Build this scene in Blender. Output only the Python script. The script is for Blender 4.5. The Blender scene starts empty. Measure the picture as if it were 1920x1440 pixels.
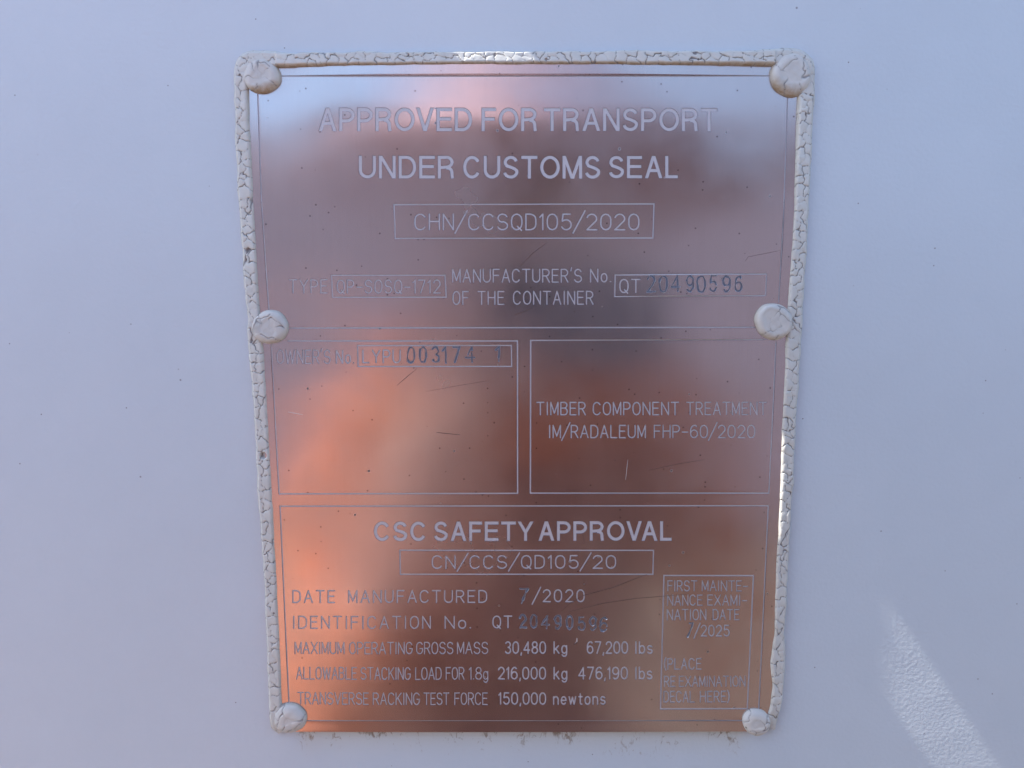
import bpy, math, random
import numpy as np
from mathutils import Vector, Matrix
from mathutils.geometry import delaunay_2d_cdt
random.seed(7); rng = np.random.default_rng(7)
R = math.radians
scene = bpy.context.scene
col = scene.collection

# ------------------------------------------------------------------ camera
# the photograph (1920 x 1440) looks 7.3 degrees down at the vertical container side
F_PX = 1387.0; PITCH = R(7.37); CT, ST = math.cos(PITCH), math.sin(PITCH)
CAM_D = 0.275; CAM_Z = 1.50
cam_data = bpy.data.cameras.new('camera')
cam = bpy.data.objects.new('camera', cam_data); col.objects.link(cam)
cam_data.sensor_width = 36.0; cam_data.lens = F_PX / 1920 * 36.0
cam_data.clip_start = 0.01; cam_data.clip_end = 400
cam.location = (0, -CAM_D, CAM_Z)
cam.rotation_euler = (R(90) - PITCH, 0, 0)
scene.camera = cam

# ------------------------------------------------------------------ light
SUN_OUT = 0.030                                   # the sun only just clears the wall
sdir = Vector((-0.57, -SUN_OUT, 0.82)).normalized()
world = bpy.data.worlds.new('World'); scene.world = world; world.use_nodes = True
wn = world.node_tree; bg = wn.nodes['Background']
sky = wn.nodes.new('ShaderNodeTexSky'); sky.sky_type = 'NISHITA'; sky.sun_disc = False
sky.sun_elevation = math.asin(sdir.z); sky.sun_rotation = math.atan2(sdir.x, sdir.y)
sky.air_density = 1.0; sky.dust_density = 1.0; sky.ozone_density = 1.5
wn.links.new(sky.outputs[0], bg.inputs[0]); bg.inputs[1].default_value = 0.15
sun_data = bpy.data.lights.new('sun', 'SUN'); sun_data.energy = 4.0; sun_data.angle = R(0.5)
sun_data.color = (1.0, 0.95, 0.86)
sun = bpy.data.objects.new('sun', sun_data); col.objects.link(sun)
sun.rotation_euler = sdir.to_track_quat('Z', 'Y').to_euler()
scene.view_settings.view_transform = 'Standard'; scene.view_settings.look = 'None'
scene.view_settings.exposure = 1.42; scene.view_settings.gamma = 1

# ------------------------------------------------------------------ photo pixel -> metres on the wall plane
def WN(px, py):
    px = np.asarray(px, float); py = np.asarray(py, float)
    u = px - 960; v = py - 720
    t = CAM_D / (F_PX * CT - v * ST)
    return u * t, CAM_Z + t * (-F_PX * ST - v * CT)
def W(px, py):
    x, z = WN(px, py); return float(x), float(z)
MM = 0.001

# ------------------------------------------------------------------ object helpers
def tag(o, label=None, cat=None, group=None, kind=None):
    if label: o['label'] = label
    if cat: o['category'] = cat
    if group: o['group'] = group
    if kind: o['kind'] = kind
    return o
def empty(name, loc):
    o = bpy.data.objects.new(name, None); col.objects.link(o); o.location = loc; o.empty_display_size = .02
    return o
def mesh_obj(name, verts, faces, mats, parent=None, loc=None, mat_idx=None, smooth=True, normals=None):
    """verts in world space; stored relative to the parent (or loc)."""
    v = np.asarray(verts, float).reshape(-1, 3)
    org = np.array(parent.matrix_world.translation if False else (parent['_o'] if parent is not None else (loc or (0, 0, 0))), float)
    me = bpy.data.meshes.new(name)
    me.from_pydata((v - org).tolist(), [], [tuple(int(i) for i in f) for f in faces])
    for m in (mats if isinstance(mats, (list, tuple)) else [mats]): me.materials.append(m)
    if mat_idx is not None: me.polygons.foreach_set('material_index', list(mat_idx))
    me.polygons.foreach_set('use_smooth', [smooth] * len(me.polygons))
    me.update()
    if normals is not None: me.normals_split_custom_set_from_vertices([tuple(n) for n in normals])
    o = bpy.data.objects.new(name, me); col.objects.link(o)
    o['_o'] = tuple(org)
    if parent is not None: o.parent = parent
    else: o.location = org
    return o
def thing(name, loc, label, cat, group=None):
    o = empty(name, loc); o['_o'] = tuple(loc); return tag(o, label, cat, group)

# ------------------------------------------------------------------ materials
def mat(name):
    m = bpy.data.materials.new(name); m.use_nodes = True
    nt = m.node_tree; return m, nt, nt.nodes['Principled BSDF'], nt.nodes, nt.links
def node(N, t, **k):
    n = N.new(t)
    for a, b in k.items(): setattr(n, a, b)
    return n
def noise(N, L, vec, scale, detail=3, rough=.5, dist=0):
    n = N.new('ShaderNodeTexNoise'); n.inputs['Scale'].default_value = scale; n.inputs['Detail'].default_value = detail
    n.inputs['Roughness'].default_value = rough; n.inputs['Distortion'].default_value = dist
    L.new(vec, n.inputs['Vector']); return n
def ramp(N, L, fac, stops):
    r = N.new('ShaderNodeValToRGB'); e = r.color_ramp.elements
    while len(e) < len(stops): e.new(.5)
    for i, (p, c) in enumerate(stops):
        e[i].position = p; e[i].color = tuple(c) + (1,) if len(c) == 3 else c
    L.new(fac, r.inputs[0]); return r
def mix(N, L, fac, a, b, mode='MIX'):
    m = N.new('ShaderNodeMix'); m.data_type = 'RGBA'; m.blend_type = mode
    for s, v in ((0, fac), (6, a), (7, b)):
        if hasattr(v, 'links') or hasattr(v, 'is_output'): L.new(v, m.inputs[s])
        else: m.inputs[s].default_value = v if s == 0 else tuple(v) + (1,)
    return m.outputs[2]
def mapping(N, L, vec, scale):
    m = N.new('ShaderNodeMapping'); m.inputs['Scale'].default_value = scale; L.new(vec, m.inputs[0]); return m.outputs[0]
def specks(N, L, vec, scale, lo, hi, keep):
    """sparse small dots: a voronoi distance cut, kept only where the cell's random value is low"""
    v = N.new('ShaderNodeTexVoronoi'); v.inputs['Scale'].default_value = scale; L.new(vec, v.inputs['Vector'])
    a = ramp(N, L, v.outputs['Distance'], [(lo, (1, 1, 1)), (hi, (0, 0, 0))])
    s = N.new('ShaderNodeSeparateColor'); L.new(v.outputs['Color'], s.inputs[0])
    b = N.new('ShaderNodeMath'); b.operation = 'LESS_THAN'; b.inputs[1].default_value = keep; L.new(s.outputs[0], b.inputs[0])
    c = N.new('ShaderNodeMath'); c.operation = 'MULTIPLY'; L.new(a.outputs[0], c.inputs[0]); L.new(b.outputs[0], c.inputs[1])
    return c.outputs[0]

def m_wall():
    m, nt, P, N, L = mat('white container paint')
    tc = N.new('ShaderNodeNewGeometry').outputs['Position']
    n1 = noise(N, L, tc, 14, 5, .65); c = ramp(N, L, n1.outputs[0], [(.3, (.585, .65, .70)), (.7, (.615, .68, .73))])
    d = specks(N, L, tc, 120, .025, .06, .10)
    c2 = mix(N, L, d, c.outputs[0], (.27, .27, .29))
    d2 = specks(N, L, tc, 310, .05, .10, .035)
    c3 = mix(N, L, d2, c2, (.22, .21, .22))
    # grime under the plate's lower edge: brown flecks and a faint yellow band
    sep = N.new('ShaderNodeSeparateXYZ'); L.new(tc, sep.inputs[0])
    zb = W(960, 1369)[1]
    mr = N.new('ShaderNodeMapRange'); mr.inputs['From Min'].default_value = zb - .016; mr.inputs['From Max'].default_value = zb
    L.new(sep.outputs[2], mr.inputs['Value'])
    xa, xb = W(560, 1369)[0], W(1395, 1369)[0]
    x1 = N.new('ShaderNodeMapRange'); x1.inputs['From Min'].default_value = xa - .004; x1.inputs['From Max'].default_value = xa + .003; L.new(sep.outputs[0], x1.inputs['Value'])
    x2 = N.new('ShaderNodeMapRange'); x2.inputs['From Min'].default_value = xb + .006; x2.inputs['From Max'].default_value = xb - .003; L.new(sep.outputs[0], x2.inputs['Value'])
    def mul(a, b):
        k = N.new('ShaderNodeMath'); k.operation = 'MULTIPLY'
        for i, q in enumerate((a, b)):
            if isinstance(q, float): k.inputs[i].default_value = q
            else: L.new(q, k.inputs[i])
        return k.outputs[0]
    top = N.new('ShaderNodeMath'); top.operation = 'LESS_THAN'; top.inputs[1].default_value = zb + .002; L.new(sep.outputs[2], top.inputs[0])
    band = mul(mul(mul(mr.outputs[0], x1.outputs[0]), x2.outputs[0]), top.outputs[0])
    fine = noise(N, L, mapping(N, L, tc, (1, 1, .55)), 420, 4, .7, 1.5)
    blob = noise(N, L, tc, 75, 2, .5)
    fl = N.new('ShaderNodeMath'); fl.operation = 'ADD'; L.new(mul(fine.outputs[0], 1.0), fl.inputs[0]); L.new(mul(blob.outputs[0], .8), fl.inputs[1])
    f2 = N.new('ShaderNodeMath'); f2.operation = 'MULTIPLY_ADD'; L.new(band, f2.inputs[0]); f2.inputs[1].default_value = .22; L.new(fl.outputs[0], f2.inputs[2])
    flk = ramp(N, L, f2.outputs[0], [(1.16 / 1.5, (0, 0, 0)), (1.27 / 1.5, (1, 1, 1))])
    sc = N.new('ShaderNodeMath'); sc.operation = 'DIVIDE'; sc.inputs[1].default_value = 1.5; L.new(f2.outputs[0], sc.inputs[0]); L.new(sc.outputs[0], flk.inputs[0])
    flm = mul(flk.outputs[0], band)
    c4 = mix(N, L, mul(mul(band, band), .55), c3, (.58, .53, .38))
    c5 = mix(N, L, flm, c4, (.26, .20, .14))
    L.new(c5, P.inputs['Base Color'])
    P.inputs['Roughness'].default_value = .33; P.inputs['Specular IOR Level'].default_value = .5
    o1 = noise(N, L, tc, 650, 2, .5); o2 = noise(N, L, tc, 1900, 2, .6); o3 = noise(N, L, tc, 45, 1, .5)
    b3 = N.new('ShaderNodeBump'); b3.inputs['Strength'].default_value = 1; b3.inputs['Distance'].default_value = .00025; L.new(o3.outputs[0], b3.inputs['Height'])
    b1 = N.new('ShaderNodeBump'); b1.inputs['Strength'].default_value = 1; b1.inputs['Distance'].default_value = .00013; L.new(o1.outputs[0], b1.inputs['Height']); L.new(b3.outputs[0], b1.inputs['Normal'])
    b2 = N.new('ShaderNodeBump'); b2.inputs['Strength'].default_value = 1; b2.inputs['Distance'].default_value = .00002; L.new(o2.outputs[0], b2.inputs['Height']); L.new(b1.outputs[0], b2.inputs['Normal'])
    L.new(b2.outputs[0], P.inputs['Normal']); return m

def m_plate(name, rough, base, aniso=.4, etched=False, spk=True):
    m, nt, P, N, L = mat(name)
    tc = N.new('ShaderNodeNewGeometry').outputs['Position']
    P.inputs['Metallic'].default_value = 1.0 if not etched else .2
    st = noise(N, L, mapping(N, L, tc, (1, 1, .012)), 2600, 2, .6)      # fine vertical rolling grain
    cl = noise(N, L, tc, 26, 4, .6)
    c = mix(N, L, st.outputs[0], tuple(x * .95 for x in base), tuple(min(1, x * 1.05) for x in base))
    if spk:
        d = specks(N, L, tc, 183, .03, .11, .11); c = mix(N, L, d, c, (.25, .20, .20))
        d2 = specks(N, L, tc, 437, .08, .18, .10); c = mix(N, L, d2, c, (.22, .18, .18))
    L.new(c, P.inputs['Base Color'])
    rr = ramp(N, L, cl.outputs[0], [(.3, (rough - .05,) * 3), (.7, (rough + .06,) * 3)])
    if spk:
        mx = mix(N, L, d, rr.outputs[0], (.8, .8, .8)); L.new(mx, P.inputs['Roughness'])
    else: L.new(rr.outputs[0], P.inputs['Roughness'])
    P.inputs['Anisotropic'].default_value = aniso
    if aniso:
        tg = node(N, 'ShaderNodeCombineXYZ'); tg.inputs[0].default_value = 1.0
        L.new(tg.outputs[0], P.inputs['Tangent'])
    b = N.new('ShaderNodeBump'); b.inputs['Distance'].default_value = .000004 if not etched else .00003; b.inputs['Strength'].default_value = .6
    hn = st if not etched else noise(N, L, tc, 2500, 3, .6)
    L.new(hn.outputs[0], b.inputs['Height']); L.new(b.outputs[0], P.inputs['Normal'])
    return m

def m_paint(name, base):
    m, nt, P, N, L = mat(name)
    tc = N.new('ShaderNodeNewGeometry').outputs['Position']
    n = noise(N, L, tc, 220, 4, .6); c = ramp(N, L, n.outputs[0], [(.3, tuple(x * .93 for x in base)), (.7, tuple(min(1, x * 1.04) for x in base))])
    a = N.new('ShaderNodeAttribute'); a.attribute_name = 'crack_and_stain'
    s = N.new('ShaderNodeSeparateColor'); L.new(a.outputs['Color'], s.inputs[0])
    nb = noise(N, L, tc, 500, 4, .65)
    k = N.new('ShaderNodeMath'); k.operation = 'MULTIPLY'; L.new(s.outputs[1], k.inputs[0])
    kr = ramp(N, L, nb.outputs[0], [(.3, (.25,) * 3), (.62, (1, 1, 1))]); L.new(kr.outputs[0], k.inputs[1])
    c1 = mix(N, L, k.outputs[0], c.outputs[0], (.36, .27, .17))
    c2 = mix(N, L, s.outputs[0], c1, (.20, .19, .19))  # darker grey along the crack lines
    sp = specks(N, L, tc, 260, .06, .14, .05); c3 = mix(N, L, sp, c2, (.13, .11, .10))
    L.new(c3, P.inputs['Base Color']); P.inputs['Roughness'].default_value = .5
    b = N.new('ShaderNodeBump'); b.inputs['Distance'].default_value = .00006; b.inputs['Strength'].default_value = .8
    nn = noise(N, L, tc, 900, 3, .6); L.new(nn.outputs[0], b.inputs['Height']); L.new(b.outputs[0], P.inputs['Normal'])
    return m
def m_plain(name, base, rough=.6, sc=30, var=.15, metal=0, spec=.5):
    m, nt, P, N, L = mat(name)
    tc = N.new('ShaderNodeNewGeometry').outputs['Position']
    n = noise(N, L, tc, sc, 5, .6); c = ramp(N, L, n.outputs[0], [(.3, tuple(x * (1 - var) for x in base)), (.7, tuple(min(1, x * (1 + var)) for x in base))])
    L.new(c.outputs[0], P.inputs['Base Color']); P.inputs['Roughness'].default_value = rough; P.inputs['Metallic'].default_value = metal
    P.inputs['Specular IOR Level'].default_value = spec
    return m
M_WALL = m_wall()
M_PLATE = m_plate('rolled stainless steel', .22, (.58, .54, .53))
M_ETCH = m_plate('etched matte steel', .6, (.60, .57, .59), 0, True, False)
M_RIM_SHADE = m_plate('etched edge shade', .45, (.20, .18, .20), 0, True, False)  # recess shade put into a dark colour on letter and line edges
M_STRIM = m_plate('pushed up steel', .3, (.55, .56, .60), 0, False, False)
M_STAMP = m_plate('stamped steel', .5, (.22, .25, .31), 0, True, False)
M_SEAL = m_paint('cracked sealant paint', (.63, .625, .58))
M_RIVET = m_paint('painted rivet', (.62, .605, .565))

# ------------------------------------------------------------------ plate relief
def interp(tab, k):
    a = np.array(tab, float); return lambda v: np.interp(v, a[:, 0], a[:, 1])
RIV = [(493, 145, 35, 33), (1481, 142, 39, 41), (509, 613, 34, 33), (1447.5, 602.5, 34.5, 35.5), (546, 1342, 32, 27), (1415.5, 1349, 26, 25)]
P_OFF = 1.6                                              # the plate stands this far off the wall, mm
_wv = [(random.uniform(-1, 1) / 60, random.uniform(.35, 1.6) / 60 * random.choice((-1, 1)), random.uniform(0, 6.28)) for _ in range(16)]
def relief(px, py):
    """height in mm above P_OFF: the sheet is pulled in at its rivets and a little wavy"""
    px = np.asarray(px, float); py = np.asarray(py, float)
    h = np.zeros_like(px)
    for (x, y, rx, ry), a, s in zip(RIV, (1.0, 1.5, .45, .45, .5, .45), (75, 120, 60, 60, 70, 60)):
        h = h - a * np.exp(-((px - x) ** 2 + (py - y) ** 2) / (2 * s * s))
    h = h + .16 * np.exp(-((py - 215) / 38) ** 2) * np.exp(-((px - 980) / 330) ** 2)
    h = h + .10 * np.sin((py - 130) / 47.0 + .6 * np.sin(px / 170.0)) * np.exp(-((py - 130) / 230) ** 2)
    for kx, ky, p_ in _wv: h = h + .027 / (math.hypot(kx, ky) * 60) * np.sin(px * kx * .75 + py * ky + p_)
    h = h + .10 * np.sin(px / 118.0 + 1.1) * np.sin(py / 160.0 + .4)
    h = h + .05 * np.sin(px / 61.0 + py / 83.0) + .04 * np.sin(px / 43.0 - py / 52.0 + 2)
    return h

# ------------------------------------------------------------------ single stroke lettering
def arc(cx, cy, rx, ry, a0, a1, n=None):
    n = n or max(3, int(abs(a1 - a0) / 24))
    return [(cx + rx * math.cos(R(a0 + (a1 - a0) * i / n)), cy + ry * math.sin(R(a0 + (a1 - a0) * i / n))) for i in range(n + 1)]
def ring(w, y0, y1, r=None):
    """closed stadium as two half strokes"""
    rx = w / 2; ry = min(r or .62 * w, (y1 - y0) / 2)
    l = arc(rx, y1 - ry, rx, ry, 90, 180) + arc(rx, y0 + ry, rx, ry, 180, 270)
    r_ = arc(rx, y0 + ry, rx, ry, -90, 0) + arc(rx, y1 - ry, rx, ry, 0, 90)
    return [l, r_]
def build_glyphs():
    G = {}
    G['A'] = (.62, [[(0, 0), (.31, 1)], [(.31, 1), (.62, 0)], [(.12, .34), (.5, .34)]])
    G['B'] = (.56, [[(0, 0), (0, 1)], [(0, 1), (.3, 1)] + arc(.3, .77, .23, .23, 80, -80) + [(0, .54)], [(.28, .54)] + arc(.3, .27, .26, .27, 80, -90) + [(0, 0)]])
    G['C'] = (.6, [arc(.3, .66, .3, .34, 28, 180) + arc(.3, .34, .3, .34, 180, 332)])
    G['D'] = (.58, [[(0, 0), (0, 1)], [(0, 1), (.24, 1)] + arc(.24, .66, .34, .34, 80, 0) + arc(.24, .34, .34, .34, 0, -80) + [(.2, 0), (0, 0)]])
    G['E'] = (.5, [[(0, 0), (0, 1)], [(0, 1), (.5, 1)], [(0, .53), (.44, .53)], [(0, 0), (.5, 0)]])
    G['F'] = (.5, [[(0, 0), (0, 1)], [(0, 1), (.5, 1)], [(0, .53), (.44, .53)]])
    G['G'] = (.6, [arc(.3, .66, .3, .34, 28, 180) + arc(.3, .34, .3, .34, 180, 360), [(.6, .34), (.6, .46)], [(.6, .46), (.34, .46)]])
    G['H'] = (.58, [[(0, 0), (0, 1)], [(.58, 0), (.58, 1)], [(0, .53), (.58, .53)]])
    G['I'] = (.0, [[(0, 0), (0, 1)]])
    G['K'] = (.56, [[(0, 0), (0, 1)], [(.54, 1), (0, .38)], [(.18, .58), (.56, 0)]])
    G['L'] = (.5, [[(0, 0), (0, 1)], [(0, 0), (.5, 0)]])
    G['M'] = (.62, [[(0, 0), (0, 1)], [(0, 1), (.31, .12)], [(.31, .12), (.62, 1)], [(.62, 1), (.62, 0)]])
    G['N'] = (.58, [[(0, 0), (0, 1)], [(0, 1), (.58, 0)], [(.58, 0), (.58, 1)]])
    G['O'] = (.6, ring(.6, 0, 1))
    G['P'] = (.54, [[(0, 0), (0, 1)], [(0, 1), (.28, 1)] + arc(.28, .73, .26, .27, 80, -80) + [(0, .46)]])
    G['Q'] = (.6, ring(.6, 0, 1) + [[(.34, .22), (.58, -.05)]])
    G['R'] = (.56, [[(0, 0), (0, 1)], [(0, 1), (.28, 1)] + arc(.28, .74, .26, .26, 80, -80) + [(0, .48)], [(.28, .48), (.56, 0)]])
    G['S'] = (.58, [arc(.29, .745, .27, .255, 18, 180) + arc(.29, .745, .27, .255, 180, 262)[1:] + arc(.29, .255, .29, .255, 82, 0) + arc(.29, .255, .29, .255, 0, -162)[1:]])
    G['T'] = (.6, [[(0, 1), (.6, 1)], [(.3, 1), (.3, 0)]])
    G['U'] = (.58, [[(0, 1)] + arc(.29, .3, .29, .3, 180, 360) + [(.58, 1)]])
    G['V'] = (.62, [[(0, 1), (.31, 0)], [(.31, 0), (.62, 1)]])
    G['W'] = (.84, [[(0, 1), (.21, 0)], [(.21, 0), (.42, .95)], [(.42, .95), (.63, 0)], [(.63, 0), (.84, 1)]])
    G['X'] = (.6, [[(0, 0), (.6, 1)], [(0, 1), (.6, 0)]])
    G['Y'] = (.62, [[(0, 1), (.31, .47)], [(.62, 1), (.31, .47)], [(.31, .47), (.31, 0)]])
    G['0'] = (.58, ring(.58, 0, 1))
    G['1'] = (.2, [[(0, .8), (.17, 1)], [(.17, 1), (.17, 0)]])
    G['2'] = (.58, [arc(.29, .71, .28, .29, 165, -28) + [(.02, .01)], [(0, 0), (.58, 0)]])
    G['3'] = (.56, [arc(.28, .76, .25, .24, 150, -85), arc(.28, .26, .28, .26, 85, -155)])
    G['4'] = (.6, [[(.44, 0), (.44, .98)], [(.44, .98), (0, .28)], [(0, .28), (.6, .28)]])
    G['5'] = (.58, [[(.52, 1), (.1, 1)], [(.1, 1), (.06, .56)], [(.06, .56)] + arc(.29, .32, .29, .32, 110, -155)])
    G['6'] = (.58, [[(.5, .9)] + arc(.34, .62, .33, .38, 80, 180) + [(0, .32)]] + ring(.58, 0, .62))
    G['7'] = (.56, [[(0, 1), (.56, 1)], [(.56, 1), (.18, 0)]])
    G['8'] = (.58, [[(x + .04, y) for x, y in s] for s in ring(.5, .53, 1, .235)] + ring(.58, 0, .53, .265))
    G['9'] = (.58, [[(.08, .1)] + arc(.24, .38, .34, .38, -100, 0) + [(.58, .68)]] + ring(.58, .38, 1))
    G['/'] = (.7, [[(0, -.22), (.7, 1.22)]])
    G['-'] = (.46, [[(0, .45), (.46, .45)]])
    G['.'] = (.03, [[(0, .03), (.03, .03)]])
    G[','] = (.06, [[(.06, .05), (.0, -.16)]])
    G["'"] = (.06, [[(.06, 1.12), (.0, .88)]])
    G['('] = (.14, [arc(.4, .5, .4, .72, 125, 235)])
    G[')'] = (.14, [arc(-.26, .5, .4, .72, 55, -55)])
    G['o'] = (.44, ring(.44, 0, .66))
    G['k'] = (.42, [[(0, 0), (0, 1)], [(.38, .66), (0, .26)], [(.14, .40), (.42, 0)]])
    G['g'] = (.42, ring(.42, 0, .66) + [[(.42, .66)] + [(.42, 0)] + arc(.21, -.02, .21, .24, 0, -150)])
    G['l'] = (.0, [[(0, 0), (0, 1)]])
    G['b'] = (.44, [[(0, 0), (0, 1)]] + ring(.44, 0, .66))
    G['s'] = (.40, [arc(.2, .49, .18, .17, 25, 262) + arc(.2, .165, .2, .165, 82, -155)])
    G['n'] = (.42, [[(0, 0), (0, .66)], arc(.21, .43, .21, .23, 180, 0) + [(.42, 0)]])
    G['e'] = (.44, [[(.02, .34), (.44, .34)], arc(.22, .34, .22, .32, 0, 180) + arc(.22, .32, .22, .32, 180, 318)])
    G['w'] = (.6, [[(0, .66), (.15, 0)], [(.15, 0), (.3, .62)], [(.3, .62), (.45, 0)], [(.45, 0), (.6, .66)]])
    G['t'] = (.3, [[(.14, .92), (.14, .14)] + arc(.27, .14, .13, .14, 180, 280), [(0, .66), (.3, .66)]])
    G[' '] = (.3, [])
    return G
GL = build_glyphs()
GL['1s'] = (.42, [[(0, .8), (.21, 1)], [(.21, 1), (.21, 0)]])
# heavier headline letters: visible width per letter, cap height 1, square stroke ends
HW = dict(A=.80, P=.69, R=.73, O=.88, V=.78, E=.69, D=.77, F=.65, T=.73, N=.74, S=.70, U=.75, C=.80, M=.88, L=.58, Y=.80)
def heading_glyph(ch, t):
    """skeleton inset by half the stroke t"""
    h = t / 2; w = HW[ch] - t if ch not in 'AVY' else HW[ch] - t * 1.05
    if ch == 'R':
        s = [[(0, -h), (0, 1 - t + h)], [(-h, 1 - t), (w * .52, 1 - t)] + arc(w * .52, .72 * (1 - t) + .03, w * .42, .25 * (1 - t), 75, -75) + [(0, .44 * (1 - t) + .03)],
             [(w * .5, .46 * (1 - t))] + arc(w * .60, .26 * (1 - t), w * .32, .20 * (1 - t), 80, 0) + [(w * .94, .05), (w * .98, -h)]]
        return w, s
    if ch == 'U':
        return w, [[(0, 1 - t + h)] + arc(w / 2, .34 * (1 - t), w / 2, .34 * (1 - t), 180, 360) + [(w, 1 - t + h)]]
    if ch in 'CO':
        y1 = 1 - t; cy = y1 / 2
        if ch == 'O':
            return w, [arc(w / 2, cy, w / 2, cy, 84, 276, 14), arc(w / 2, cy, w / 2, cy, -96, 96, 14)]
        return w, [arc(w / 2, cy, w / 2, cy, 32, 328, 22)]
    if ch == 'S':
        y1 = 1 - t
        return w, [arc(w * .5, y1 * .74, w * .45, y1 * .26, 10, 190, 9) + [(w * .18, y1 * .57), (w * .5, y1 * .5), (w * .8, y1 * .42)] + arc(w * .5, y1 * .26, w * .49, y1 * .26, 15, -175, 10)]
    if ch in 'PD':
        y1 = 1 - t; yb = 0 if ch == 'D' else .44 * y1
        rx = w * (.5 if ch == 'P' else .55); ry = (y1 - yb) / 2
        return w, [[(0, -h), (0, y1 + h)], [(-h, y1), (w - rx, y1)] + arc(w - rx, yb + ry, rx, ry, 80, -80, 9) + [(w - rx, yb), (-h, yb)]]
    y1 = 1 - t; g = {'A': [['H', (0, -h), (w / 2, y1 + h)], ['H', (w, -h), (w / 2, y1 + h)], [(w * .17, .27), (w * .83, .27)]],
        'V': [['H', (0, y1 + h), (w / 2, -h)], ['H', (w, y1 + h), (w / 2, -h)]],
        'E': [[(0, -h), (0, y1 + h)], [(-h, y1), (w + h, y1)], [(0, y1 * .53), (w + h * .5, y1 * .53)], [(-h, 0), (w + h, 0)]],
        'F': [[(0, -h), (0, y1 + h)], [(-h, y1), (w + h, y1)], [(0, y1 * .52), (w + h * .2, y1 * .52)]],
        'T': [[(-h, y1), (w + h, y1)], [(w / 2, y1), (w / 2, -h)]],
        'N': [[(0, -h), (0, y1 + h)], [(w, -h), (w, y1 + h)], ['H', (0, y1 + h), (w, -h)]],
        'L': [[(0, -h), (0, y1 + h)], [(-h, 0), (w + h, 0)]],
        'M': [[(0, -h), (0, y1 + h)], [(w, -h), (w, y1 + h)], ['H', (0, y1 + h), (w / 2, -h)], ['H', (w, y1 + h), (w / 2, -h)]],
        'Y': [['H', (0, y1 + h), (w / 2, y1 * .42)], ['H', (w, y1 + h), (w / 2, y1 * .42)], [(w / 2, y1 * .46), (w / 2, -h)]]}
    return w, g[ch]

polys = []          # (outline points in photo pixels, run id, level)  level 0 = rim, 1 = floor
def offset_poly(pts, hw, cap, ext=0.0):
    """outline of an open stroke, half width hw"""
    p = [np.array(q, float) for q in pts]
    q = [p[0]]
    for a in p[1:]:
        if np.linalg.norm(a - q[-1]) > .25: q.append(a)
    p = q
    if len(p) < 2: p = [p[0] - np.array((.3, 0)), p[0] + np.array((.3, 0))]
    d = [(p[i + 1] - p[i]) / np.linalg.norm(p[i + 1] - p[i]) for i in range(len(p) - 1)]
    if cap == 'flat': p[0] = p[0] - d[0] * ext; p[-1] = p[-1] + d[-1] * ext
    L_, R_ = [], []
    for i in range(len(p)):
        if i == 0: n = np.array((-d[0][1], d[0][0])); s = 1
        elif i == len(p) - 1: n = np.array((-d[-1][1], d[-1][0])); s = 1
        else:
            n0 = np.array((-d[i - 1][1], d[i - 1][0])); n1 = np.array((-d[i][1], d[i][0])); n = n0 + n1
            n /= max(1e-6, np.linalg.norm(n)); s = min(1.6, 1 / max(.3, float(n @ n0)))
        L_.append(p[i] + n * hw * s); R_.append(p[i] - n * hw * s)
    out = list(L_)
    if cap == 'round':
        e = d[-1]; m = np.array((-e[1], e[0]))
        out += [p[-1] + hw * (m * math.cos(R(a)) + e * math.sin(R(a))) for a in (45, 90, 135)]
    out += R_[::-1]
    if cap == 'round':
        e = -d[0]; m = np.array((-e[1], e[0]))
        out += [p[0] + hw * (m * math.cos(R(a)) + e * math.sin(R(a))) for a in (45, 90, 135)]
    return out
runs = []           # name, label, material key, depth
def new_run(name, label, kind='etch', depth=.15):
    runs.append((name, label, kind, depth)); return len(runs) - 1
RIM = .42
def stroke(run, pts, w, cap='round', rim=RIM):
    hw = w / 2
    polys.append((offset_poly(pts, hw, cap), run, 0))
    polys.append((offset_poly(pts, max(.25, hw - rim), cap, -rim if cap == 'flat' else 0), run, 1))
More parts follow.
